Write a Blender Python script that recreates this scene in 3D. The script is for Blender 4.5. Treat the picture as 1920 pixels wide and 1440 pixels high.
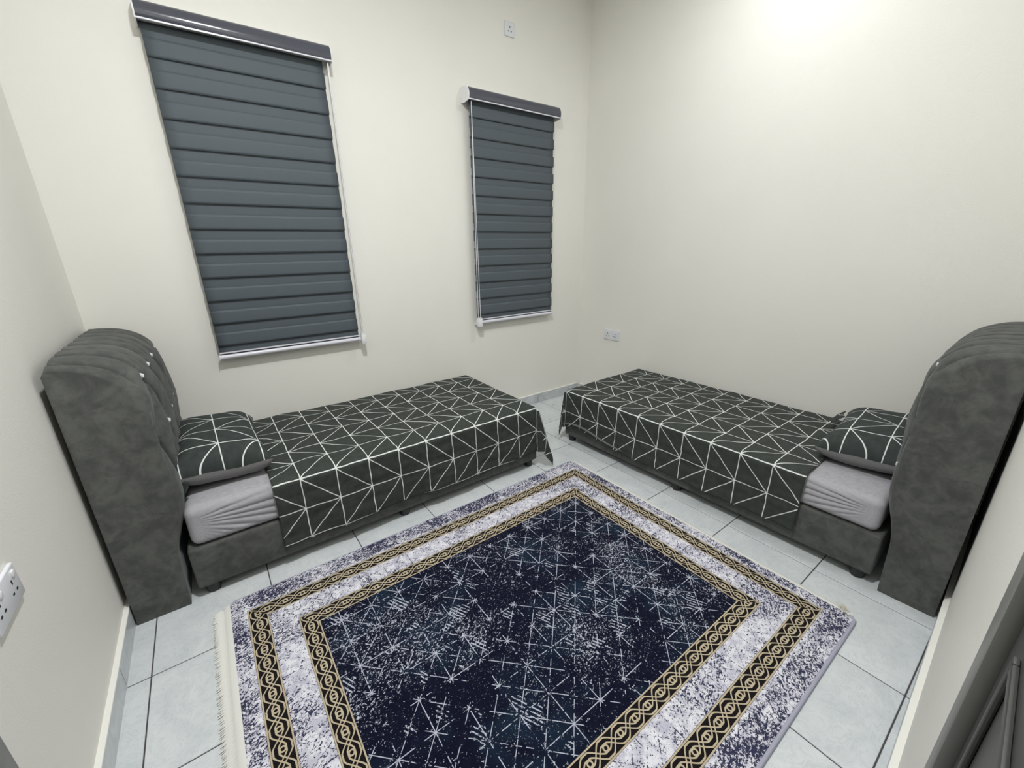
import bpy, bmesh, math, random
from mathutils import Vector, Matrix, noise
random.seed(7)
for o in list(bpy.data.objects): bpy.data.objects.remove(o)
scene = bpy.context.scene
COL = scene.collection

# ------------------------------------------------------------------ camera
CAM = Vector((-2.8783, -2.8166, 1.4146))
YAW, PITCH, ROLL, FPX = 0.630884, -0.322690, -0.014777, 774.95
fw = Vector((math.sin(YAW)*math.cos(PITCH), math.cos(YAW)*math.cos(PITCH), math.sin(PITCH)))
r0 = Vector((math.cos(YAW), -math.sin(YAW), 0)); u0 = r0.cross(fw)
rt = r0*math.cos(ROLL) + u0*math.sin(ROLL); up = -r0*math.sin(ROLL) + u0*math.cos(ROLL)
cd = bpy.data.cameras.new('camera'); cam = bpy.data.objects.new('camera', cd); COL.objects.link(cam)
cd.sensor_fit = 'HORIZONTAL'; cd.sensor_width = 36; cd.lens = FPX/1920*36
cd.clip_start = 0.005; cd.clip_end = 50
M = Matrix.Identity(4)
for i in range(3): M[i][0], M[i][1], M[i][2], M[i][3] = rt[i], up[i], -fw[i], CAM[i]
cam.matrix_world = M; scene.camera = cam

# ------------------------------------------------------------------ world, exposure, lamp strength
w = bpy.data.worlds.new('night'); scene.world = w; w.use_nodes = True
w.node_tree.nodes['Background'].inputs[0].default_value = (0.02, 0.02, 0.025, 1)
w.node_tree.nodes['Background'].inputs[1].default_value = 0.1
vs = scene.view_settings; vs.view_transform = 'Standard'; vs.look = 'None'; vs.gamma = 1; vs.use_curve_mapping = False
vs.exposure = -0.76
CEIL = 3.24
LAMPS = [(-0.60, -1.58, 17.0), (-2.48, -1.95, 84.0)]     # x, y, watts of the two ceiling lamps
LAMP_COL = (0.965, 0.985, 1.0)

# ------------------------------------------------------------------ node expression helper
class X:
    nt = None
    def __init__(s, k): s.k = k
def _in(n, i, v):
    if isinstance(v, X): X.nt.links.new(v.k, n.inputs[i])
    else: n.inputs[i].default_value = v
def m_(op, *a):
    n = X.nt.nodes.new('ShaderNodeMath'); n.operation = op
    for i, v in enumerate(a): _in(n, i, v)
    return X(n.outputs[0])
X.__add__ = lambda a, b: m_('ADD', a, b); X.__radd__ = lambda a, b: m_('ADD', b, a)
X.__sub__ = lambda a, b: m_('SUBTRACT', a, b); X.__rsub__ = lambda a, b: m_('SUBTRACT', b, a)
X.__mul__ = lambda a, b: m_('MULTIPLY', a, b); X.__rmul__ = lambda a, b: m_('MULTIPLY', b, a)
X.__truediv__ = lambda a, b: m_('DIVIDE', a, b)
ab = lambda a: m_('ABSOLUTE', a)
mn = lambda a, b: m_('MINIMUM', a, b)
mx = lambda a, b: m_('MAXIMUM', a, b)
cos_ = lambda a: m_('COSINE', a)
lt = lambda a, b: m_('LESS_THAN', a, b)
gt = lambda a, b: m_('GREATER_THAN', a, b)
fr = lambda a: m_('FRACT', a)
per = lambda a: ab(fr(a + 0.5) - 0.5)             # distance to the nearest integer
def ss(a, lo, hi):                                  # smoothstep
    n = X.nt.nodes.new('ShaderNodeMapRange'); n.interpolation_type = 'SMOOTHSTEP'
    _in(n, 0, a); n.inputs[1].default_value = lo; n.inputs[2].default_value = hi
    return X(n.outputs[0])
def coord(kind):
    n = X.nt.nodes.new('ShaderNodeTexCoord'); return X(n.outputs[kind])
def sep(v):
    n = X.nt.nodes.new('ShaderNodeSeparateXYZ'); _in(n, 0, v); return [X(n.outputs[i]) for i in range(3)]
def comb(a, b, c=0.0):
    n = X.nt.nodes.new('ShaderNodeCombineXYZ'); _in(n, 0, a); _in(n, 1, b); _in(n, 2, c); return X(n.outputs[0])
def noi(v, scale, detail=2.0, rough=0.5, dist=0.0):
    n = X.nt.nodes.new('ShaderNodeTexNoise'); _in(n, 'Vector', v)
    n.inputs['Scale'].default_value = scale; n.inputs['Detail'].default_value = detail
    n.inputs['Roughness'].default_value = rough; n.inputs['Distortion'].default_value = dist
    return X(n.outputs[0])
def mixc(f, a, b):
    n = X.nt.nodes.new('ShaderNodeMix'); n.data_type = 'RGBA'; _in(n, 0, f)
    for i, v in ((6, a), (7, b)):
        if isinstance(v, X): X.nt.links.new(v.k, n.inputs[i])
        else: n.inputs[i].default_value = (*v[:3], 1)
    return X(n.outputs[2])
def addv(a, b):
    n = X.nt.nodes.new('ShaderNodeVectorMath'); n.operation = 'ADD'; _in(n, 0, a); _in(n, 1, b); return X(n.outputs[0])
def bump(h, strength, dist):
    n = X.nt.nodes.new('ShaderNodeBump'); n.inputs['Strength'].default_value = strength
    n.inputs['Distance'].default_value = dist; _in(n, 'Height', h); return X(n.outputs[0])
def S(r, g, b):                                     # sRGB 0-255 to linear
    f = lambda c: (c/255/12.92 if c <= 10 else ((c/255+0.055)/1.055)**2.4)
    return (f(r), f(g), f(b))
MATS = {}
def mat(name, col=(.8, .8, .8), rough=.5, metal=0, spec=.5, build=None, sheen=0, coat=0):
    m = bpy.data.materials.new(name); m.use_nodes = True; X.nt = m.node_tree
    b = m.node_tree.nodes['Principled BSDF']
    b.inputs['Base Color'].default_value = (*col[:3], 1); b.inputs['Roughness'].default_value = rough
    b.inputs['Metallic'].default_value = metal; b.inputs['Specular IOR Level'].default_value = spec
    b.inputs['Sheen Weight'].default_value = sheen; b.inputs['Coat Weight'].default_value = coat
    if build:
        r = build() or {}
        for k, v in r.items():
            if isinstance(v, X): m.node_tree.links.new(v.k, b.inputs[k])
            else: b.inputs[k].default_value = v
    MATS[name] = m
    return m

# ------------------------------------------------------------------ materials
WALLC = S(238, 236, 229)
def b_wall():
    p = coord('Object'); n = noi(p, 1.6, 4)
    n2 = noi(p, 170, 3)
    return {'Base Color': mixc(ss(n, .3, .7), tuple(c*.985 for c in WALLC), tuple(min(1, c*1.01) for c in WALLC)),
            'Normal': bump(n2, .12, .004)}
mat('wall_paint', WALLC, .55, spec=.3, build=b_wall)
mat('ceiling_paint', S(246, 246, 243), .8)
mat('white_paint', S(240, 239, 232), .5)
def b_tile():
    oi = X.nt.nodes.new('ShaderNodeObjectInfo'); rnd = X(oi.outputs['Random'])
    p = addv(coord('Object'), comb(rnd*31.0, rnd*17.0, rnd*7.0))
    a = noi(p, 4.5, 5, .6, 1.2); b = noi(p, 14, 6, .65, 2.0); c = noi(p, 60, 3)
    vein = 1.0 - ss(ab(b - .5), 0.0, .035)
    base = mixc(ss(a, .3, .72), S(207, 212, 214), S(222, 226, 227))
    base = mixc(vein*.30, base, S(176, 184, 188))
    base = mixc(ss(c, .5, .8)*.2, base, S(190, 198, 202))
    return {'Base Color': base, 'Roughness': ss(a, .2, .9)*.12 + .26, 'Normal': bump(b, .06, .002)}
mat('tile', S(210, 215, 216), .3, build=b_tile)
def b_skt():
    oi = X.nt.nodes.new('ShaderNodeObjectInfo'); rnd = X(oi.outputs['Random'])
    p = addv(coord('Object'), comb(rnd*31.0, rnd*17.0, rnd*7.0)); a = noi(p, 12, 5, .6, 1)
    return {'Base Color': mixc(ss(a, .3, .7), S(190, 194, 197), S(212, 215, 217))}
mat('skirting_tile', S(200, 204, 206), .3, build=b_skt)
mat('grout', S(78, 76, 78), .9)
mat('white_plastic', S(238, 238, 240), .28)
mat('socket_plastic', S(228, 230, 235), .22)
mat('rail_metal', S(226, 226, 234), .25)
mat('dark_hole', S(40, 40, 40), .6)
mat('black_plastic', S(22, 22, 24), .45)
def b_cass():
    p = coord('Object'); n = noi(p, 260, 2)
    return {'Base Color': mixc(n, S(72, 74, 84), S(86, 88, 98))}
mat('cassette', S(80, 82, 92), .16, build=b_cass)
def b_blind():
    x, y, z = sep(coord('Object')); n = noi(comb(x*900.0, z*900.0), 1, 2)
    return {'Base Color': mixc(n, S(76, 84, 90), S(92, 100, 106)), 'Normal': bump(n, .2, .0006)}
mat('blind_fabric', S(84, 92, 98), .62, spec=.4, build=b_blind)
def b_velvet():
    p = coord('Object'); a = noi(p, 9, 5, .62, .8); b = noi(p, 26, 4, .6, .6); c = noi(p, 420, 2)
    f = ss(a*.6 + b*.4, .36, .66)
    return {'Base Color': mixc(f, S(73, 74, 72), S(97, 98, 95)), 'Normal': bump(c, .25, .001),
            'Sheen Roughness': .45, 'Sheen Tint': (.8, .85, .85, 1)}
mat('velvet', S(88, 88, 86), .85, spec=.25, build=b_velvet, sheen=.15)
SHEETC = S(176, 174, 179)
def b_sheet():
    x, y, z = sep(coord('Object'))
    n = noi(comb(x*60.0, y*60.0, z*700.0), 1, 3); n2 = noi(comb(x*700.0, y*700.0, z*60.0), 1, 3)
    return {'Base Color': mixc(ss(n*.5 + n2*.5, .3, .7), tuple(c*.84 for c in SHEETC), tuple(c*1.1 for c in SHEETC)),
            'Normal': bump(n + n2, .2, .001)}
mat('sheet', SHEETC, .85, spec=.2, build=b_sheet)
def b_under():
    p = coord('Object'); n = noi(p, 500, 2)
    return {'Base Color': mixc(n, S(116, 115, 116), S(140, 138, 139))}
mat('pillow_underside', S(128, 127, 128), .85, spec=.2, build=b_under)
def print_lines(u, v, hw):
    tri = per(v*.5)*2.0
    d = mn(per(u), per(v)); dg = per(u - tri)*.7071
    return mn(d, dg), hw
def b_print(c0, c1, hw=.0138, wob=.05):
    def f():
        uv = coord('UV'); u, v, _ = sep(uv)
        wn = noi(uv, 2.2, 3); wn2 = noi(addv(uv, comb(9.3, 4.1)), 2.2, 3)
        u2 = u + (wn - .5)*wob; v2 = v + (wn2 - .5)*wob
        d, h = print_lines(u2, v2, hw)
        th = noi(addv(uv, comb(3.0, 7.0)), 3.0, 2)
        line = 1.0 - ss(d - (th - .5)*.012, h*.75, h*1.35)
        cl = noi(uv, 5, 3); wv = noi(uv, 300, 2)
        base = mixc(ss(cl*.6 + wv*.4, .3, .7), c0, c1)
        return {'Base Color': mixc(line, base, S(226, 230, 226)), 'Normal': bump(wv, .15, .0006)}
    return f
mat('printed_cotton', S(58, 62, 58), .8, spec=.25, build=b_print(S(52, 56, 53), S(66, 70, 66)))
mat('pillow_print', S(50, 55, 54), .8, spec=.25, build=b_print(S(50, 56, 55), S(64, 70, 68), .014, .02))
mat('crystal', S(245, 246, 248), .08, metal=.25)
def b_door():
    p = coord('Object'); n = noi(p, 200, 2)
    return {'Base Color': mixc(n, S(62, 62, 60), S(70, 70, 68))}
mat('door_paint', S(88, 88, 86), .4, build=b_door)
mat('door_frame_paint', S(128, 128, 125), .4)
mat('fringe_cream', S(226, 225, 219), .9, spec=.1)
mat('binding_lilac', S(172, 172, 188), .85, spec=.1)
mat('thread_tan', S(214, 208, 190), .9)

# rug: woven print. Inner field half size HX, HY about the rug's centre
HX, HY = .703, .472
def b_rug():
    p = coord('Object'); x, y, z = sep(p)
    D = mx(ab(x) - HX, ab(y) - HY)
    hor = gt(ab(x) - HX, ab(y) - HY)                    # 1 on the short ends
    along = hor*y + (1.0 - hor)*x
    # gold chain bands
    def band(d0, d1):
        s = (D - (d0 + d1)/2)/((d1 - d0)/2)             # -1..1 across
        inside = lt(ab(s), 1.0)
        t = along/.0665
        wv = mn(mx(cos_(t*math.pi)*.57, -.5), .5)
        wl = .076
        l1 = lt(ab(ab(s - wv) - .23), wl); l2 = lt(ab(ab(s + wv) - .23), wl)
        tt = (fr(t + .5) - .5)*2.0                         # ring in each eye, units of half width
        rr = m_('SQRT', tt*tt*.95 + s*s)
        ring = lt(ab(rr - .23), .075)
        edge = gt(ab(s), .84)
        rim = gt(ab(s), .975)
        g = mx(mx(l1, l2)*lt(ab(s), .80), mx(ring, edge))
        return inside, g*(1.0 - rim)
    i2, g2 = band(0.0, .068)
    i1, g1 = band(.161, .231)
    # distressed print
    big = noi(p, 3.2, 4, .6, .6); big2 = noi(addv(p, comb(5.0, 2.0)), 4.5, 3, .6, .5)
    med = noi(p, 26, 3, .6); fine = noi(p, 105, 4, .7, .5); fine2 = noi(addv(p, comb(3.0, 1.0)), 150, 3, .7)
    str_ = noi(comb(x*38.0 + y*22.0, y*150.0 - x*90.0), 1, 3, .65)
    pit = 1/.118
    gx, gy = x*pit + .37, y*pit + .42
    d1 = mn(per(gx), per(gy)); d2 = mn(per(gx + gy), per(gx - gy))*.7071
    ln = lt(d1, .0125); ln2 = lt(d2, .011)
    hatch = lt(per(gx*8.0 + gy*4.0), .17)*gt(noi(p, 10, 2), .60)
    brk = gt(med*.6 + fine*.4, .47)
    star = ss(mx(per(gx), per(gy)), .16, .04)
    # field: navy with teal clouds, white scratches
    dens = ss(big, .40, .66)
    spk = gt(fine*.6 + str_*.4 + dens*.09, .647)
    spk2 = gt(fine2 + dens*.05, .66)
    lines = mx(ln, ln2)*brk*gt(big2 + med*.5 + star*.12, .72)
    hm = hatch*gt(fine + dens*.1, .5)*gt(big2, .47)
    navy = mixc(ss(big2, .45, .7), S(8, 11, 33), S(20, 36, 54))
    navy = mixc(ss(noi(p, 60, 3), .45, .8)*.5, navy, S(24, 30, 54))
    wh = mixc(fine2, S(150, 156, 176), S(214, 216, 226))
    field = mixc(mx(mx(spk, spk2), mx(lines, hm)), navy, wh)
    # margins: lilac white with navy scratches
    dm = ss(big2, .38, .66)
    wht = mixc(ss(noi(p, 34, 4, .65), .38, .64), S(196, 194, 208), S(232, 231, 238))
    outer = ss(D, .235, .25)
    sc = gt(fine*.55 + str_*.45 + dm*.07 + outer*.035, .584)
    sc2 = gt(med*.25 + fine2*.75 + dm*.05 + outer*.035, .594)
    sl = mx(ln, ln2)*gt(fine + med*.5, .76)
    marg = mixc(mx(mx(sc, sc2), sl), wht, mixc(fine, S(20, 21, 42), S(66, 68, 98)))
    gold = mixc(noi(p, 14, 3), S(176, 160, 132), S(202, 189, 164))
    gold = mixc(ss(noi(p, 320, 2), .3, .8)*.3, gold, S(212, 202, 178))
    blk = S(24, 20, 22)
    c = mixc(lt(D, 0.0), marg, field)
    c = mixc(i2, c, mixc(g2, blk, gold)); c = mixc(i1, c, mixc(g1, blk, gold))
    return {'Base Color': c, 'Normal': bump(fine2, .35, .002)}
mat('rug_print', S(20, 24, 44), .9, spec=.12, build=b_rug, sheen=.05)

# ------------------------------------------------------------------ object helpers
def tag(o, label, cat=None, group=None, kind=None):
    if label: o['label'] = label
    if cat: o['category'] = cat
    if group: o['group'] = group
    if kind: o['kind'] = kind
    return o
def empty(name, loc):
    o = bpy.data.objects.new(name, None); COL.objects.link(o); o.location = loc; o.empty_display_size = .1
    return o
WLOC = {}
def wloc(o):
    if o is None: return Vector((0, 0, 0))
    return wloc(o.parent) + Vector(o.location)
def link(name, me, mats, parent=None, origin=None, smooth=None):
    """me holds WORLD coordinates; origin = world origin of the object"""
    o = bpy.data.objects.new(name, me); COL.objects.link(o)
    base = wloc(parent)
    org = Vector(origin) if origin is not None else base
    me.transform(Matrix.Translation(-org)); o.location = org - base; o.parent = parent
    for mm in (mats if isinstance(mats, (list, tuple)) else [mats]): me.materials.append(MATS[mm])
    if smooth is not None:
        me.polygons.foreach_set('use_smooth', [True]*len(me.polygons))
        if smooth < 179: me.set_sharp_from_angle(angle=math.radians(smooth))
    me.update()
    return o
def from_bm(bm, name='m', recalc=True):
    if recalc: bmesh.ops.recalc_face_normals(bm, faces=bm.faces)
    me = bpy.data.meshes.new(name); bm.to_mesh(me); bm.free(); return me
def frame(o, ex, ey=None):
    """local frame -> world function; ex, ey 2-D unit vectors"""
    ex = Vector((ex[0], ex[1], 0)).normalized(); ey = Vector((ey[0], ey[1], 0)).normalized(); o = Vector(o)
    return lambda a, b, c: o + ex*a + ey*b + Vector((0, 0, c))
IDF = lambda a, b, c: Vector((a, b, c))
def box(bm, lo, hi, F=IDF, bev=0.0, seg=2):
    vs_ = [bm.verts.new(F(x, y, z)) for x in (lo[0], hi[0]) for y in (lo[1], hi[1]) for z in (lo[2], hi[2])]
    fs = [(0, 1, 3, 2), (4, 6, 7, 5), (0, 4, 5, 1), (2, 3, 7, 6), (0, 2, 6, 4), (1, 5, 7, 3)]
    faces = [bm.faces.new([vs_[i] for i in f]) for f in fs]
    bmesh.ops.recalc_face_normals(bm, faces=faces)
    if bev:
        es = list({e for f in faces for e in f.edges})
        bmesh.ops.bevel(bm, geom=es, offset=bev, segments=seg, affect='EDGES', profile=.5)
def boxobj(name, lo, hi, m, parent=None, F=IDF, bev=0.0, origin=None, seg=2, smooth=None):
    bm = bmesh.new(); box(bm, lo, hi, F, bev, seg)
    return link(name, from_bm(bm), m, parent, origin, smooth if smooth is not None else (35 if bev else None))
def tube(bm, pts, r, n=8, cap=True):
    pts = [Vector(p) for p in pts]; rings = []
    for i, p in enumerate(pts):
        d = (pts[min(i+1, len(pts)-1)] - pts[max(i-1, 0)]).normalized()
        a = d.orthogonal().normalized() if i == 0 else (a - d*a.dot(d)).normalized()
        b = d.cross(a); rr = r[i] if isinstance(r, (list, tuple)) else r
        rings.append([bm.verts.new(p + (a*math.cos(2*math.pi*k/n) + b*math.sin(2*math.pi*k/n))*rr) for k in range(n)])
    for A, B in zip(rings, rings[1:]):
        for k in range(n): bm.faces.new((A[k], A[(k+1) % n], B[(k+1) % n], B[k]))
    if cap: bm.faces.new(rings[0][::-1]); bm.faces.new(rings[-1])
def grid_mesh(P, nu, nv, uvf=None, name='g'):
    """P[i][j] points -> mesh with optional UV uvf[i][j]"""
    vs_ = [tuple(P[i][j]) for i in range(nu) for j in range(nv)]
    fs = [(i*nv+j, (i+1)*nv+j, (i+1)*nv+j+1, i*nv+j+1) for i in range(nu-1) for j in range(nv-1)]
    me = bpy.data.meshes.new(name); me.from_pydata(vs_, [], fs)
    if uvf:
        ul = me.uv_layers.new(name='UVMap'); fl = [uvf[i][j] for i in range(nu) for j in range(nv)]
        for lp in me.loops: ul.data[lp.index].uv = fl[lp.vertex_index]
    return me
def extrude_profile(bm, prof, x0, x1, F=IDF, caps=True):
    """prof: closed list of (y,z)"""
    A = [bm.verts.new(F(x0, y, z)) for y, z in prof]; B = [bm.verts.new(F(x1, y, z)) for y, z in prof]
    n = len(prof)
    for i in range(n): bm.faces.new((A[i], A[(i+1) % n], B[(i+1) % n], B[i]))
    if caps: bm.faces.new(A[::-1]); bm.faces.new(B)
sstep = lambda x, a, b: (lambda t: t*t*(3-2*t))(max(0, min(1, (x-a)/(b-a))))

# ------------------------------------------------------------------ room shell
SK = .016                       # skirting thickness
XL = -3.354                     # face of left skirting
# frames: a runs along the wall, b points into the room, face of skirting at b = 0
FB = frame((0, 0, 0), (-1, 0), (0, -1))                                     # back wall (windows)
FL = frame((XL, 0, 0), (0, -1), (1, 0))                                     # left wall
e_r = Vector((.022, -1)).normalized(); FR = frame((0, 0, 0), e_r, (-e_r.y*-1, 0) if False else (e_r.y, -e_r.x))
e_f = Vector((-.76, -.027)).normalized(); P_f = Vector((-.83, -2.791)) - e_f*.95
FF = frame((P_f.x, P_f.y, 0), e_f, (e_f.y, -e_f.x))                         # front wall (behind the camera)
TH = .14
def wall(name, F, a0, a1, opening=None):
    bm = bmesh.new(); h = CEIL
    if opening:
        o0, o1, oh = opening
        box(bm, (a0, -SK-TH, 0), (o0, -SK, h), F); box(bm, (o1, -SK-TH, 0), (a1, -SK, h), F)
        box(bm, (o0, -SK-TH, oh), (o1, -SK, h), F)
    else: box(bm, (a0, -SK-TH, 0), (a1, -SK, h), F)
    return tag(link(name, from_bm(bm), 'wall_paint', None, F((a0+a1)/2, -SK, 0)), None, kind='structure')
wall('wall_back', FB, -.25, 3.60)
DL = (1.83, 2.66, 2.08)
wall('wall_left', FL, -.05, 3.05, DL)
wall('wall_right', FR, -.05, 2.95)
S0 = .95                                                                     # a-offset of the point (-.83,-2.791)
DF = (S0+1.505, S0+2.36, 2.08)
wall('wall_front', FF, -.05, 3.60, DF)
boxobj('ceiling', (-3.6, -3.1, CEIL), (.35, .25, CEIL+.1), 'ceiling_paint')['kind'] = 'structure'
fl = boxobj('floor', (-3.55, -3.08, -.06), (.30, .2, -.0025), 'grout'); fl['kind'] = 'structure'

# floor tiles, 0.4 m
GAP = .0042
xs = [-.889 + .4*n for n in range(-7, 4)]; ys = [-2.797 + .3968*n for n in range(-1, 9)]
cache = {}
def tile_mesh(wx, wy):
    k = (round(wx, 4), round(wy, 4))
    if k not in cache:
        bm = bmesh.new(); box(bm, (-wx/2, -wy/2, -.010), (wx/2, wy/2, 0), bev=.0012, seg=1)
        me = from_bm(bm, 'floor_tile'); me.materials.append(MATS['tile']); cache[k] = me
    return cache[k]
for i in range(len(xs)-1):
    for j in range(len(ys)-1):
        x0, x1 = max(xs[i]+GAP/2, -3.372), min(xs[i+1]-GAP/2, .085)
        y0, y1 = max(ys[j]+GAP/2, -2.885), min(ys[j+1]-GAP/2, .014)
        if x1-x0 < .01 or y1-y0 < .01: continue
        o = bpy.data.objects.new('floor_tile', tile_mesh(x1-x0, y1-y0)); COL.objects.link(o); o.parent = fl
        o.location = ((x0+x1)/2, (y0+y1)/2, 0)
        o.location -= fl.location

# skirting: tile strips with a white painted ledge
SH = .087
def skirting(name, F, a0, a1, seam, skip=None):
    segs = [(a0, a1)] if not skip else [(a0, skip[0]), (skip[1], a1)]
    bm = bmesh.new()
    for s0, s1 in segs:
        box(bm, (s0, -SK-.001, 0.0), (s1, -.009, SH-.001), F)
        for f in bm.faces: f.material_index = 1 if f.calc_center_median().z < SH-.0005 else 0
    nb = len(bm.faces)
    for s0, s1 in segs: box(bm, (s0, -SK-.001, SH-.001), (s1, .0005, SH+.004), F, .0008, 1)
    p = tag(link(name, from_bm(bm), ['white_paint', 'grout'], None, F((a0+a1)/2, 0, 0)), None, kind='structure')
    for s0, s1 in segs:
        c = seam
        cuts = [s0] + [c + .3985*k for k in range(-1, 12) if s0+.02 < c + .3985*k < s1-.02] + [s1]
        for c0, c1 in zip(cuts, cuts[1:]):
            boxobj('skirting_tile', (c0+.0026, -.009, 0.0005), (c1-.0026, 0, SH-.001), 'skirting_tile', p, F)
skirting('baseboard_back', FB, 0, 3.352, .118)
skirting('baseboard_left', FL, .016, 2.87, .405, DL and (DL[0]-.06, DL[1]+.06))
skirting('baseboard_right', FR, .016, 2.80, .31)
skirting('baseboard_front', FF, .13, 3.42, .38, (DF[0]-.05, DF[1]+.05))

# doors
def door(name, F, op, cols, rows, handle_a):
    o0, o1, oh = op
    p = empty(name, F((o0+o1)/2, -SK, 0)); p['kind'] = 'structure'
    cw = .05
    for nm, lo, hi in (('door_jamb', (o0-cw+.022, -SK, 0), (o0+.022, 0, oh+.02)), ('door_jamb', (o1-.022, -SK, 0), (o1+cw-.022, 0, oh+.02)),
                       ('door_head', (o0-cw+.022, -SK, oh-.02), (o1+cw-.022, .001, oh+.05))):
        bm = bmesh.new(); box(bm, lo, hi, F, .003, 2); link(nm, from_bm(bm), 'door_frame_paint', p, None, 35)
    for lo, hi in (((o0, -SK-TH, 0), (o0+.02, -SK, oh-.001)), ((o1-.02, -SK-TH, 0), (o1, -SK, oh-.001))):
        boxobj('door_lining', lo, hi, 'door_frame_paint', p, F)
    l0, l1 = o0+.026, o1-.026; b = -.012
    leaf = boxobj('door_leaf', (l0, b-.036, .008), (l1, b, oh-.028), 'door_paint', p, F, .0015)
    for ca, cb in cols:
        for ra, rb in rows:
            a0, a1 = l0+ca, l0+cb
            bm = bmesh.new(); t = .011
            for lo, hi in (((a0, b, ra), (a0+t, b+.0045, rb)), ((a1-t, b, ra), (a1, b+.0045, rb)),
                           ((a0+t, b, ra), (a1-t, b+.0045, ra+t)), ((a0+t, b, rb-t), (a1-t, b+.0045, rb))):
                box(bm, lo, hi, F, .002, 2)
            link('panel_moulding', from_bm(bm), 'door_paint', leaf, None, 40)
    bm = bmesh.new(); hz = 1.0
    tube(bm, [F(handle_a, b, hz), F(handle_a, b+.03, hz)], .010, 12)
    bmesh.ops.create_uvsphere(bm, u_segments=16, v_segments=10, radius=.024, matrix=Matrix.Translation(F(handle_a, b+.045, hz)))
    link('door_knob', from_bm(bm), 'rail_metal', leaf, None, 60)
    return p
door('door_1', FF, DF, [(.055, .236), (.305, .485), (.555, .735)], [(.18, 1.10), (1.20, 1.90)], DF[1]-.08)
door('door_2', FL, DL, [(.09, .36), (.43, .70)], [(.2, .85), (1.0, 1.9)], DL[1]-.08)

# ------------------------------------------------------------------ ceiling lamps (outside the frame)
for i, (lx, ly, pw) in enumerate(LAMPS):
    p = empty('ceiling_lamp', (lx, ly, CEIL))
    tag(p, ['round white ceiling lamp near the long bare wall', 'round white ceiling lamp near the door side of the room'][i], 'lamp', 'ceiling lamps')
    n = 32
    def lathe(prof):
        bm = bmesh.new(); rings = []
        for r_, z_ in prof:
            rings.append([bm.verts.new((lx+r_*math.cos(2*math.pi*k/n), ly+r_*math.sin(2*math.pi*k/n), CEIL+z_)) for k in range(n)])
        for A, B in zip(rings, rings[1:]):
            for k in range(n): bm.faces.new((A[k], A[(k+1) % n], B[(k+1) % n], B[k]))
        bm.faces.new(rings[0]); bm.faces.new(rings[-1])
        return from_bm(bm)
    link('lamp_base', lathe([(.088, 0), (.090, -.004), (.090, -.045), (.084, -.050), (.060, -.050)]), 'white_plastic', p, None, 40)
    nm = 'lamp_glow_%d' % i
    mg = mat(nm, (1, 1, 1), .5); bs = mg.node_tree.nodes['Principled BSDF']
    bs.inputs['Emission Color'].default_value = (*LAMP_COL, 1); bs.inputs['Emission Strength'].default_value = 14
    dome = [(.083*math.cos(t*math.pi/2/7), -.0505 - .010*math.sin(t*math.pi/2/7)) for t in range(7)] + [(.006, -.0605)]
    link('lamp_dome', lathe(dome), nm, p, None, 60)
    ld = bpy.data.lights.new('lamp_light', 'AREA'); ld.shape = 'DISK'; ld.size = .165; ld.energy = pw; ld.color = LAMP_COL
    lo = bpy.data.objects.new('lamp_light', ld); COL.objects.link(lo); lo.parent = p; lo.location = (0, 0, -.0625)

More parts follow.
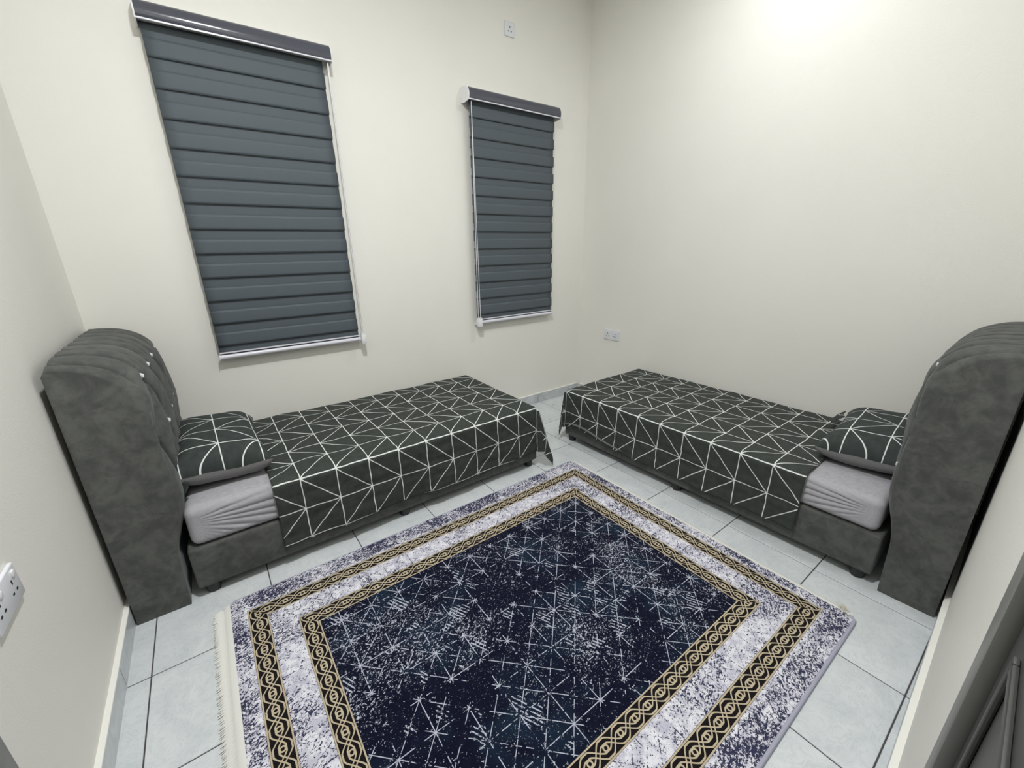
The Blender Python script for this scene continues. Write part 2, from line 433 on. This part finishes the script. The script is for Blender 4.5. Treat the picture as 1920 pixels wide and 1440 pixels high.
# ------------------------------------------------------------------ beds
def make_bed(F, Wd, Lend, ztop, flip, labels, hash_):
    """local a: from head wall to foot, b: from the near side to the wall side"""
    bed = empty('upholstered_bed', F(Lend/2, Wd/2, 0)); tag(bed, labels['bed'], 'bed', 'single beds')
    # ---- headboard: profile at the flat side, (a,z) from bottom front over the top to the back
    key = [(.178, 0.0), (.182, .12), (.186, .24), (.196, .33), (.205, .42), (.207, .55), (.207, .70), (.206, .82), (.200, .90),
           (.178, .958), (.146, .996), (.104, 1.026), (.055, 1.045), (.014, 1.05)]
    # Catmull-Rom resample
    pts = []
    for i in range(len(key)-1):
        p0, p1, p2, p3 = (Vector(key[max(0, i-1)]), Vector(key[i]), Vector(key[i+1]), Vector(key[min(len(key)-1, i+2)]))
        for s in range(12):
            t = s/12
            pts.append(.5*((2*p1) + (p2-p0)*t + (2*p0-5*p1+4*p2-p3)*t*t + (3*p1-p0-3*p2+p3)*t**3))
    pts.append(Vector(key[-1]))
    arc = [0]
    for q, r in zip(pts, pts[1:]): arc.append(arc[-1] + (r-q).length)
    tot = arc[-1]; NT, NW = 250, 320
    prof = []
    j = 0
    for i in range(NT):
        s = tot*i/(NT-1)
        while j < len(arc)-2 and arc[j+1] < s: j += 1
        f = (s-arc[j])/max(1e-9, arc[j+1]-arc[j]); prof.append(pts[j].lerp(pts[j+1], f))
    sB1 = arc[min(range(len(pts)), key=lambda k: abs(pts[k].y-.945) + (0 if pts[k].x > .1 else 9))]   # arc of button row 1
    P = []; WS = [((1-math.cos(math.pi*k/(NW-1)))/2)*.35 + .65*k/(NW-1) for k in range(NW)]
    def surf(i, wn):
        q = prof[i]; d = (prof[min(i+1, NT-1)] - prof[max(i-1, 0)]).normalized(); nrm = Vector((d.y, -d.x))
        s = tot*i/(NT-1); b = sB1 - s                                   # >0 below row 1
        yc = (wn-.5)*Wd; a_ = yc - .1
        env = sstep(q.y, .2, .5)*(1 - .55*sstep(s, tot-.16, tot))
        side = (max(0, 1-abs(2*wn-1)**5))**.55
        bulge = .052*env*side
        # tufting
        pd, qd = a_/.2 + b/.42, a_/.2 - b/.42
        per_ = lambda v: abs(v-round(v))
        cre = lambda d_: 1-math.exp(-(d_/.0062)**1.3)                    # narrow crease
        puff = lambda d_, w_: min(1, d_/w_)**.55                          # broad roundness
        dd = min(per_(pd), per_(qd))*.18; dv = per_(a_/.1)*.1; dw = per_(a_/.2)*.2
        hd = .5*cre(dd) + .5*puff(dd, .09); hu = .72*cre(dv) + .10*puff(dv, .05) + .18; hl = .5*cre(dw) + .5*puff(dw, .1)
        mixu = sstep(-b, -.012, .02); mixd = sstep(b, .415, .45)
        h = hd*(1-mixu)*(1-mixd) + hu*mixu + hl*mixd
        edge = sstep(min(wn, 1-wn)*Wd, .012, .05)
        fade = (1-.6*sstep(s, tot-.09, tot))*sstep(q.y, .16, .36)
        disp = bulge + .011*env*side + (h-1)*.052*edge*fade + .0025*noise.noise(Vector((yc*9, s*9, hash_)))*side
        # button dimples
        return q + nrm*disp
    for i in range(NT):
        P.append([F(*(lambda v, wv: (v.x, wv*Wd, v.y))(surf(i, wn), wn)) for wn in WS])
    bm = bmesh.new()
    V = [[bm.verts.new(p) for p in row] for row in P]
    for i in range(NT-1):
        for k in range(NW-1): bm.faces.new((V[i][k], V[i+1][k], V[i+1][k+1], V[i][k+1]))
    bb = [bm.verts.new(F(.004, 0, 0)), bm.verts.new(F(.004, Wd, 0))]
    bt = [bm.verts.new(F(.004, 0, 1.035)), bm.verts.new(F(.004, Wd, 1.035))]
    bm.faces.new([V[i][0] for i in range(NT)] + [bt[0], bb[0]])
    bm.faces.new([V[i][NW-1] for i in range(NT)][::-1] + [bb[1], bt[1]])
    bm.faces.new(V[NT-1] + [bt[1], bt[0]]); bm.faces.new((bt[0], bt[1], bb[1], bb[0]))
    bm.faces.new([v for v in V[0]] + [bb[1], bb[0]])
    hb = link('headboard', from_bm(bm), 'velvet', bed, None, 50); hb['label'] = 'rolled charcoal velvet headboard with deep pleats and crystal buttons'
    # buttons
    bme = bmesh.new(); bmesh.ops.create_icosphere(bme, subdivisions=1, radius=.0125); bmesh.ops.scale(bme, vec=(1, 1, 1), verts=bme.verts)
    bmesh_ = from_bm(bme, 'button'); bmesh_.materials.append(MATS['crystal'])
    for row in range(4):
        offs = [-.3, -.1, .1, .3] if row % 2 == 0 else [-.4, -.2, 0, .2, .4]
        if row == 3: offs = []
        for yo in offs:
            if abs(yo) > Wd/2-.06: continue
            s = sB1 - row*.21; i = int(round(s/tot*(NT-1)))
            v = surf(i, yo/Wd+.5)
            o = bpy.data.objects.new('crystal_button', bmesh_); COL.objects.link(o); o.parent = hb
            d = (prof[i+1]-prof[i-1]).normalized()
            pw = F(v.x + d.y*.032, yo+Wd/2, v.y - d.x*.032); o.location = pw - wloc(hb)
    # ---- divan base and feet
    bm = bmesh.new(); box(bm, (.212, .004, .048), (Lend, Wd-.004, .242), F, .011, 3)
    link('divan_base', from_bm(bm), 'velvet', bed, None, 40)['label'] = 'low charcoal velvet bed base'
    for fa in (.26, (Lend+.2)/2+.01, Lend-.045):
        for fb in (.045, Wd-.045):
            bm = bmesh.new(); tube(bm, [F(fa, fb, 0), F(fa, fb, .012), F(fa, fb, .052)], [.024, .028, .032], 18)
            link('foot', from_bm(bm), 'black_plastic', bed, None, 40)
    # ---- mattress
    zb, zt = .243, ztop-.006; a0, a1 = .232, Lend-.012; b0, b1 = .012, Wd-.012
    rr = .034; hx, hy, hz = (a1-a0)/2, (b1-b0)/2, (zt-zb)/2; c = Vector(((a0+a1)/2, (b0+b1)/2, (zb+zt)/2))
    def seq(h, n): 
        core = [-h+rr + 2*(h-rr)*k/n for k in range(n+1)]
        e = [-h + rr*(1-math.cos(t*math.pi/2/5))*1.0 for t in range(5)]
        return [(-h) + rr*k/5 for k in range(5)] + core + [h - rr + rr*(k+1)/5 for k in range(5)]
    sx = seq(hx, 220); sy = seq(hy, 40); sz = seq(hz, 40)
    bm = bmesh.new(); vd = {}
    def mv(x, y, z):
        k = (round(x, 5), round(y, 5), round(z, 5))
        if k in vd: return vd[k]
        p = Vector((x, y, z)); q = Vector((max(-hx+rr, min(hx-rr, x)), max(-hy+rr, min(hy-rr, y)), max(-hz+rr, min(hz-rr, z))))
        d = p-q
        nd = d.normalized() if d.length > 1e-9 else Vector((0, 0, 0)); r = q + nd*rr if d.length > 1e-9 else p
        w_ = c + r
        # stretched pleats in the fitted sheet on the near side, fanning out from the head corner
        if d.y < -1e-6 and w_.x < .75:
            px, pz = w_.x-(a0-.03), w_.z-(zt-.055)
            th = math.atan2(pz, px); rad = math.hypot(px, pz)
            amp = .0042*sstep(rad, .05, .2)*sstep(w_.z, zb+.004, zb+.03)*(1-.65*sstep(w_.z, zt-.035, zt-.004))
            ph = th*26 + 1.3*noise.noise(Vector((th*4, hash_, 0)))
            hh = amp*(abs(math.sin(ph))**.7*2-1) + .003*noise.noise(Vector((w_.x*14, w_.z*14, hash_)))
            w_ = w_ + Vector((0, -1, 0))*hh
        w_.z += .0025*noise.noise(Vector((w_.x*5, w_.y*5, hash_+2))) if d.z > 0 else 0
        vd[k] = bm.verts.new(F(*w_)); return vd[k]
    def quad(fn, A, B):
        for i in range(len(A)-1):
            for k in range(len(B)-1):
                q = [fn(A[i], B[k]), fn(A[i+1], B[k]), fn(A[i+1], B[k+1]), fn(A[i], B[k+1])]
                if len(set(q)) == 4: bm.faces.new(q)
    for sg in (-1, 1):
        quad(lambda x, y: mv(x, y, sg*hz), sx, sy); quad(lambda x, z: mv(x, sg*hy, z), sx, sz); quad(lambda y, z: mv(sg*hx, y, z), sy, sz)
    mt = link('mattress', from_bm(bm), 'sheet', None, F((a0+a1)/2, Wd/2, zb), 80); tag(mt, labels['mattress'], 'mattress', 'mattresses')
    return bed

# bed along the window wall: head at the left wall, foot towards the corner
F1 = frame((XL+.002, -.908, 0), (1, 0), (0, 1)); W1, L1, Z1 = .893, 2.070, .428
F2 = frame((-.8125, -2.7865, 0), (-.024, 1), (1, .024)); W2, L2, Z2 = .868, 2.062, .402
make_bed(F1, W1, L1, Z1, False, dict(bed='charcoal velvet bed under the two window blinds, tufted headboard at left wall',
         mattress='grey sheeted mattress on the bed under the window blinds'), 1.7)
make_bed(F2, W2, L2, Z2, True, dict(bed='charcoal velvet bed along the bare wall, headboard beside the dark door',
         mattress='grey sheeted mattress on the bed along the bare wall'), 5.3)

def make_blanket(F, W, L, ztop, l0, label, uvsign, unode, hem, foot_drop, hash_, tail):
    """cloth coordinates: a along the bed (beyond L = over the foot), d across: 0 at the near edge, + over the top, - down the side"""
    R = .026; far = .035; P = []; UV = []
    Lf = L-.006; NA, ND = 230, 130
    aa = [l0 + (Lf+foot_drop-l0)*i/(NA-1) for i in range(NA)]
    for a in aa:
        hm = hem(a); row = []; uvr = []
        for k in range(ND):
            d = -hm + (W+hm+far)*k/(ND-1)
            n1 = noise.noise(Vector((a*6, d*6, hash_))); n2 = noise.noise(Vector((a*16, d*16, hash_+3)))
            df = a - Lf                      # beyond the foot
            def edge(x):                     # over a rounded edge: x>0 arc beyond the tangent point -> (out, drop)
                if x <= -R: return x, 0.0
                t = (x+R)/R
                if t < math.pi/2: return -R + R*math.sin(t), R*(1-math.cos(t))
                return 0.0, R + (x+R - R*math.pi/2)
            if d < .5*W:
                o, dr = edge(-d); sgn = 1
                bpos, drop_s = -o, dr
            else:
                o, dr = edge(d-W); bpos, drop_s = W+o, dr
            fo, drop_f = edge(df); apos = Lf + fo
            drop = drop_s + drop_f; out_s = out_f = 0.0
            if d < 0: out_s = .006 + .012*sstep(drop_s, .02, .3)
            if df > 0: out_f = .006 + .01*sstep(drop_f, .02, .3)
            if d < 0 and df > 0:             # hanging corner: a cone of cloth that folds outwards
                rad = math.hypot(d, df); ph = math.atan2(df, -d)
                drop = R*.6 + rad*.97
                flare = (.20*rad*tail)*(1+.30*math.cos(6*ph + 1.0)) + .01
                bpos = -flare*math.cos(ph); apos = Lf + flare*math.sin(ph); out_s = out_f = 0
            z = ztop + .004 - drop
            # wrinkles
            wr_top = .006*n1*(1+1.6*(1-sstep(a, l0, l0+.5))) + .0012*n2
            if d < 0:
                fold = .006*math.sin(a*13+2.3*n1+hash_)*sstep(-d, .05, .28) + .004*n2*sstep(-d, .0, .05)
                bpos -= out_s + max(-out_s, fold) + .006*noise.noise(Vector((a*6, d*26, hash_)))*sstep(-d, .02, .1)
            elif 0 <= d <= W: z += max(wr_top, -.003)*sstep(d, .0, .06)
            if df > 0 and d >= 0: apos += out_f + .004*math.sin(d*15+hash_)*sstep(df, .05, .25)
            z = max(z, .006)
            row.append(F(apos, bpos, z)); uvr.append((uvsign*(a-unode)/.155, d/.151))
        P.append(row); UV.append(uvr)
    me = grid_mesh(P, NA, ND, UV)
    bm = bmesh.new(); bm.from_mesh(me); bmesh.ops.recalc_face_normals(bm, faces=bm.faces)
    bm.to_mesh(me); bm.free()
    o = link('bedspread', me, 'printed_cotton', None, F((l0+L)/2, W/2, ztop), 180)
    md = o.modifiers.new('thick', 'SOLIDIFY'); md.thickness = .0022; md.offset = 1
    tag(o, label, 'bedspread', 'printed bedspreads'); return o
HEM2 = lambda a: .288 - .036*sstep(a, 1.55, 1.90)*(1-sstep(a, 1.95, 2.10))
make_blanket(F1, W1, L1, Z1, .552, 'dark bedspread with white triangle lines on the bed under the blinds', 1, .664,
             lambda a: .305 - .008*math.sin(a*7), .27, 2.2, 1.0)
make_blanket(F2, W2, L2, Z2, .512, 'dark bedspread with white triangle lines on the bed along the bare wall', -1, 2.044,
             HEM2, .225, 8.1, .42)

hf = bpy.data.objects['bedspread.001']
P = []
for i in range(60):
    a = 1.50 + .545*i/59; z = Z2 + .004 + .026*(math.pi/2-1) - HEM2(a); o_ = -.026 - .004*math.sin(a*13) - .010*sstep(a, 1.5, 1.7)
    wz = .016*(1-abs(2*i/59-1)**3)
    P.append([F2(a, o_, z-.001), F2(a, o_-.0035, z+wz*.4), F2(a, o_-.001, z+wz)])
link('hem_fold', grid_mesh(P, 60, 3), 'pillow_underside', hf, None, 180)['label'] = 'turned up pale hem'

# ------------------------------------------------------------------ pillows
def make_pillow(F, ca, cb, ha, hb, zlow, ht, label, rot, tilt, usc, uo, hash_):
    NU = 60; P = [[], []]
    cr, sr = math.cos(rot), math.sin(rot)
    tops = []; 
    bm = bmesh.new(); uvl = bm.loops.layers.uv.new('UVMap'); V = {}
    sm = lambda t: math.sin(t*math.pi/2)
    for side in (0, 1):
        for i in range(NU+1):
            for k in range(NU+1):
                u = sm(2*i/NU-1); v = sm(2*k/NU-1)
                bd = i in (0, NU) or k in (0, NU)
                key = (i, k, 0 if bd else side)
                if key in V: continue
                pin = 1 - .10*(1-v*v)*u*u*1.0; pin2 = 1 - .06*(1-u*u)*v*v
                x = u*ha*pin; y = v*hb*pin2
                th = ((1-u**4)*(1-v**4))**.5
                up_ = ht*.58*th; dn = -ht*.42*th**.72
                z = up_ if side == 0 else dn
                if bd: z = .009*noise.noise(Vector((x*9, y*9, hash_+5)))
                z += (.005*noise.noise(Vector((x*12, y*12, hash_+side)))*th + .006*noise.noise(Vector((x*30, y*8, hash_)))*th*(1-th))
                zz = z + ht*.42 + tilt*(-x) + .012*(u*u*v*v)*(1 if side == 0 else 1)
                if side == 1 and not bd: zz = max(zz, .004)
                X_, Y_ = x*cr - y*sr, x*sr + y*cr
                V[key] = (bm.verts.new(F(ca+X_, cb+Y_, zlow+zz)), (x/usc+uo[0], y/usc+uo[1]))
    for side in (0, 1):
        for i in range(NU):
            for k in range(NU):
                q = []
                for di, dk in ((0, 0), (1, 0), (1, 1), (0, 1)):
                    ii, kk = i+di, k+dk; bd = ii in (0, NU) or kk in (0, NU)
                    q.append(V[(ii, kk, 0 if bd else side)])
                f = bm.faces.new([t[0] for t in q]); f.material_index = side
                for lp, t in zip(f.loops, q): lp[uvl].uv = t[1]
    me = from_bm(bm)
    o = link('pillow', me, ['pillow_print', 'pillow_underside'], None, F(ca, cb, zlow), 100)
    tag(o, label, 'pillow', 'pillows')
    return o
p1 = make_pillow(F1, .392, .42, .182, .315, Z1-.006, .195, 'dark printed pillow against the headboard under the large blind side', .03, .08, .15, (0, .43), 3.1)
p1['label'] = 'plump dark pillow with white lines on the bed under the blinds'
p2 = make_pillow(F2, .386, .50, .182, .31, Z2-.006, .185, 'plump dark pillow with white lines on the bed along the bare wall', -.05, .06, .15, (.42, .30), 6.4)

def flap(pil, F, quad):
    P = []; UVs = []
    for i in range(9):
        row = []; ur = []
        for k in range(9):
            u, v = i/8, k/8; q = [Vector(c) for c in quad]
            p = q[0].lerp(q[1], u).lerp(q[3].lerp(q[2], u), v); p.x += .006*math.sin(v*5); p.y -= .008*math.sin(u*math.pi)*math.sin(v*math.pi)
            row.append(F(*p)); ur.append((u*.5+.3, v*.5+.2))
        P.append(row); UVs.append(ur)
    o = link('pillowcase_flap', grid_mesh(P, 9, 9, UVs), 'pillow_print', pil, None, 180)
    md = o.modifiers.new('thick', 'SOLIDIFY'); md.thickness = .002
flap(p1, F1, [(.226, .135, .512), (.272, .10, .505), (.238, .085, .428), (.218, .115, .428)])
flap(p2, F2, [(.575, .72, .475), (.615, .64, .452), (.628, .76, .462), (.600, .80, .485)])

# ------------------------------------------------------------------ rug
RX0, RX1, RY0, RY1 = -3.044, -1.068, -2.604, -1.012
RC = ((RX0+RX1)/2, (RY0+RY1)/2)
rug = empty('rug', (RC[0], RC[1], 0)); tag(rug, 'navy patterned rug with gold chain borders on the tiled floor', 'rug')
NX, NY = 120, 100; T = .009; P = []
for i in range(NX):
    row = []
    for k in range(NY):
        x = RX0 + (RX1-RX0)*i/(NX-1); y = RY0 + (RY1-RY0)*k/(NY-1)
        # rounded corners
        cx_, cy_ = (RX0+RX1)/2, (RY0+RY1)/2; hx_, hy_ = (RX1-RX0)/2, (RY1-RY0)/2; r_ = .022
        dx, dy = abs(x-cx_)-(hx_-r_), abs(y-cy_)-(hy_-r_)
        if dx > 0 and dy > 0:
            l_ = max(dx, dy); e = math.hypot(dx, dy); f = l_/e
            x = cx_ + math.copysign(hx_-r_+dx*f, x-cx_); y = cy_ + math.copysign(hy_-r_+dy*f, y-cy_)
        z = T + .0018*noise.noise(Vector((x*3, y*3, 1))) + .0012*noise.noise(Vector((x*9, y*9, 4)))
        row.append((x, y, z))
    P.append(row)
me = grid_mesh(P, NX, NY)
bm = bmesh.new(); bm.from_mesh(me)
bnd = [e for e in bm.edges if e.is_boundary]
ret = bmesh.ops.extrude_edge_only(bm, edges=bnd)
for v in [g for g in ret['geom'] if isinstance(g, bmesh.types.BMVert)]: v.co.z = .001
bmesh.ops.recalc_face_normals(bm, faces=bm.faces); me2 = bpy.data.meshes.new('pile'); bm.to_mesh(me2); bm.free()
link('rug_pile', me2, 'rug_print', rug, None, 50)
# serged lilac binding on the two long sides
for yy in (RY0, RY1):
    bm = bmesh.new(); pts = []
    sg = 1 if yy == RY0 else -1
    for i in range(121):
        x = RX0 + (RX1-RX0)*i/120; e = min(x-RX0, RX1-x); y = yy
        if e < .022: y = yy + sg*(.022 - math.sqrt(max(0, .022**2 - (.022-e)**2)))
        pts.append((x, y, .0055 + .0006*math.sin(i*9)))
    tube(bm, pts, .0068 if yy == RY0 else .0045, 8)
    link('edge_binding', from_bm(bm), 'binding_lilac', rug, None, 60)
# cream fringe strips on the two short ends
def fringe(x0, sgn, wid, nthreads, tuck):
    bm = bmesh.new()
    P = []
    for k in range(80):
        y = RY0+.012 + (RY1-RY0-.024)*k/79; P.append(y)
    prof = [(0, .0085), (.003, .0095), (.012, .0085), (wid*.42, .006), (wid*.45, .003)]
    V = [[bm.verts.new((x0 + sgn*a*(1+.05*noise.noise(Vector((y*8, a*20, 2)))), y, z + .001*noise.noise(Vector((y*20, a*60, 3))))) for a, z in prof] for y in P]
    for A, B in zip(V, V[1:]):
        for i in range(len(prof)-1): bm.faces.new((A[i], A[i+1], B[i+1], B[i]))
    st = link('fringe_strip', from_bm(bm), 'fringe_cream', rug, None, 60)
    bm = bmesh.new()
    for k in range(nthreads):
        y = RY0+.03 + (RY1-RY0-.06)*k/(nthreads-1)
        a0 = wid*.36; a1 = wid*(.72 + .02*random.random()); ln = wid*(1+.08*random.uniform(-1, 1))
        dy = random.uniform(-.002, .002)
        p = [(x0+sgn*a0, y, .0065), (x0+sgn*wid*.55, y+.0015, .0075), (x0+sgn*a1, y-.002, .0058), (x0+sgn*ln, y-.005+dy, .003)]
        tube(bm, p, [.0022, .0028, .0026, .0016], 5)
    o = link('fringe', from_bm(bm), 'fringe_cream', rug, None, 60); o['kind'] = 'stuff'
fringe(RX0, -1, .060, 330, False)
fringe(RX1, 1, .024, 330, True)
# a few loose threads curling at the near right corner
bm = bmesh.new()
for k in range(26):
    x, y = RX1+.004+random.uniform(0, .012), RY0+.035+random.uniform(-.01, .02); p = []
    a = random.uniform(-1.2, 2.2); ln = random.uniform(.015, .03)
    for s in range(6):
        t = s/5; p.append((x+ln*t*math.cos(a+1.2*t), y+ln*t*math.sin(a+1.6*t), .006+.016*math.sin(t*2.6)))
    tube(bm, p, .0006, 4)
o = link('loose_threads', from_bm(bm), 'thread_tan', rug, None, 60); o['kind'] = 'stuff'

# ------------------------------------------------------------------ zebra blinds on the window wall
def make_blind(x0, x1, zc, fx0, fx1, chain_x, spread, label):
    WY = SK                                                    # wall surface y
    b = empty('zebra_blind', ((x0+x1)/2, WY, .83)); tag(b, label, 'blind', 'window blinds')
    outer = [(-.006, zc+.082), (-.030, zc+.082), (-.050, zc+.079), (-.064, zc+.073), (-.075, zc+.062), (-.082, zc+.048), (-.0855, zc+.033), (-.0855, zc+.020), (-.083, zc+.009), (-.080, zc+.003)]
    inner = [(y+.003, z-.003) if z < zc+.07 else (y, z-.003) for y, z in outer][::-1]; inner[0] = (-.0765, zc+.003)
    bm = bmesh.new(); extrude_profile(bm, outer+inner, x0, x1); link('cassette', from_bm(bm), 'cassette', b, None, 40)
    bm = bmesh.new(); extrude_profile(bm, [(-.0815, zc+.0045), (-.0815, zc-.0015), (-.072, zc-.0015), (-.072, zc+.0045)], x0, x1)
    link('cassette_trim', from_bm(bm), 'rail_metal', b)
    bm = bmesh.new(); box(bm, (x0, -.016, zc+.02), (x1, WY-.001, zc+.092), bev=.002); link('top_strip', from_bm(bm), 'white_plastic', b, None, 40)  # plain white strip against the wall, rising just above the cassette
    for xa, xb in ((x0-.006, x0), (x1, x1+.004)):
        bm = bmesh.new(); pr_ = [(WY-.001, zc+.084)] + [(y, z+.001) for y, z in outer] + [(-.083, zc-.003), (-.02, zc-.012), (WY-.001, zc-.006)]
        extrude_profile(bm, pr_, xa, xb); link('end_cap', from_bm(bm), 'white_plastic', b, None, 40)
    bm = bmesh.new(); tube(bm, [(fx0, -.034, zc+.036), (fx1, -.034, zc+.036)], .021, 20); link('roller_tube', from_bm(bm), 'blind_fabric', b, None, 40)
    # two layers of fabric bands
    PER = .1228; yf, yb = -.037, -.0265
    zb0 = .903
    k = 0
    def slat(nm, z0, z1, y, bow):
        P = []; n = 14
        for i in range(n+1):
            x = fx0 + (fx1-fx0)*i/n
            P.append([(x, y + bow*math.sin(math.pi*t/6)*1 + .0006*noise.noise(Vector((x*3, z0*2, t*.2))), z0 + (z1-z0)*t/6) for t in range(7)])
        me = grid_mesh(P, n+1, 7); o = link(nm, me, 'blind_fabric', b, None, 180)
        md = o.modifiers.new('thick', 'SOLIDIFY'); md.thickness = .0009; md.offset = 0
    for k in range(-1, 12):
        z0 = zb0 + PER*k; z1 = min(z0+.074, zc+.03)
        if k == -1: z0, z1 = .868, zb0 - PER + .074 if zb0-PER+.074 > .872 else .872
        if z1-z0 > .003 and z0 < zc: slat('front_band', z0, z1, yf, -.0010)
    for k in range(-1, 12):
        z0 = zb0 + PER*k + .058; z1 = min(z0+.076, zc+.03)
        z0 = max(z0, .842)
        if z0 < zc: slat('back_band', z0, z1, yb, -.0008)
    if zb0 + PER*11 + .074 < zc: pass
    # bottom rail
    bm = bmesh.new(); rp = [(-.034 + .012*math.cos(t*math.pi/8), .842 + .0125*math.sin(t*math.pi/8)) for t in range(16)]
    extrude_profile(bm, rp, fx0-.004, fx1+.004); link('bottom_rail', from_bm(bm), 'rail_metal', b, None, 50)
    bm = bmesh.new(); extrude_profile(bm, [(-.043, .870), (-.043, .8625), (-.036, .8625), (-.036, .870)], fx0-.001, fx1+.002)
    link('rail_trim', from_bm(bm), 'rail_metal', b)
    for xx in (fx0-.008, fx1+.004):
        bm = bmesh.new(); box(bm, (xx, -.047, .829), (xx+.004, -.021, .856), bev=.001); link('rail_end_cap', from_bm(bm), 'socket_plastic', b)
    # bead chain loop and its weight
    bm = bmesh.new()
    for s, dy in ((-1, -.060), (1, -.048)):
        pts = [(chain_x + s*(.004 + spread*(1-t/10)), dy, .872 + (zc-.004-.872)*t/10) for t in range(11)]
        tube(bm, pts, .0024, 6)
    link('chain_loop', from_bm(bm), 'white_plastic', b, None, 60)
    wgt = boxobj('chain_weight', (chain_x-.014-spread*.5, -.070, .812), (chain_x+.014+spread*.5, -.038, .874), 'white_plastic', b, bev=.004)
    boxobj('weight_cap', (chain_x-.012-spread*.5, -.068, .874), (chain_x+.012+spread*.5, -.040, .882), 'socket_plastic', b, bev=.001)
    boxobj('weight_clip', (chain_x-.006, -.038, .82), (chain_x+.006, WY-.001, .832), 'white_plastic', b)
make_blind(-2.872, -2.062, 2.380, -2.866, -2.098, -2.076, .001, 'tall grey zebra blind on the left, above the pillow end of the bed')
make_blind(-1.197, -.376, 2.346, -1.172, -.402, -1.166, .010, 'tall grey zebra blind nearer the room corner, cord on its left')

# ------------------------------------------------------------------ wall sockets
def make_socket(F, a, z, wd, ht, n, label):
    """F frame: a along the wall (to the viewer's right = +s), b into the room with wall surface at -SK"""
    s = empty('wall_socket', F(a, -SK, z)); tag(s, label, 'socket', 'wall sockets')
    bb = -SK
    bm = bmesh.new(); box(bm, (a-wd/2, bb, z-ht/2), (a+wd/2, bb+.010, z+ht/2), F, .003, 3); link('socket_plate', from_bm(bm), 'socket_plastic', s, None, 40)
    for k in range(n):
        ca = a + (k-(n-1)/2)*wd/n
        sa = ca + (wd/n)*.20*SGN
        bm = bmesh.new(); box(bm, (sa-.007, bb+.009, z+ht*.20), (sa+.007, bb+.0135, z+ht*.38), F, .0015, 2); link('rocker_switch', from_bm(bm), 'white_plastic', s, None, 40)
        for da, dz, w_, h_ in ((0, .011, .006, .011), (-.0115, -.013, .009, .006), (.0115, -.013, .009, .006)):
            boxobj('pin_hole', (ca+da-w_/2, bb+.0095, z+dz-h_/2), (ca+da+w_/2, bb+.0103, z+dz+h_/2), 'dark_hole', s, F)
SGN = -1
make_socket(FB, .790, 2.845, .086, .086, 1, 'single white wall socket high up on the window wall')
SGN = 1
make_socket(FR, .385, .640, .166, .092, 2, 'double white wall socket low on the bare wall near the corner')
SGN = -1
make_socket(FL, 1.567, .690, .158, .086, 2, 'double white wall socket on the left wall beside the headboard')
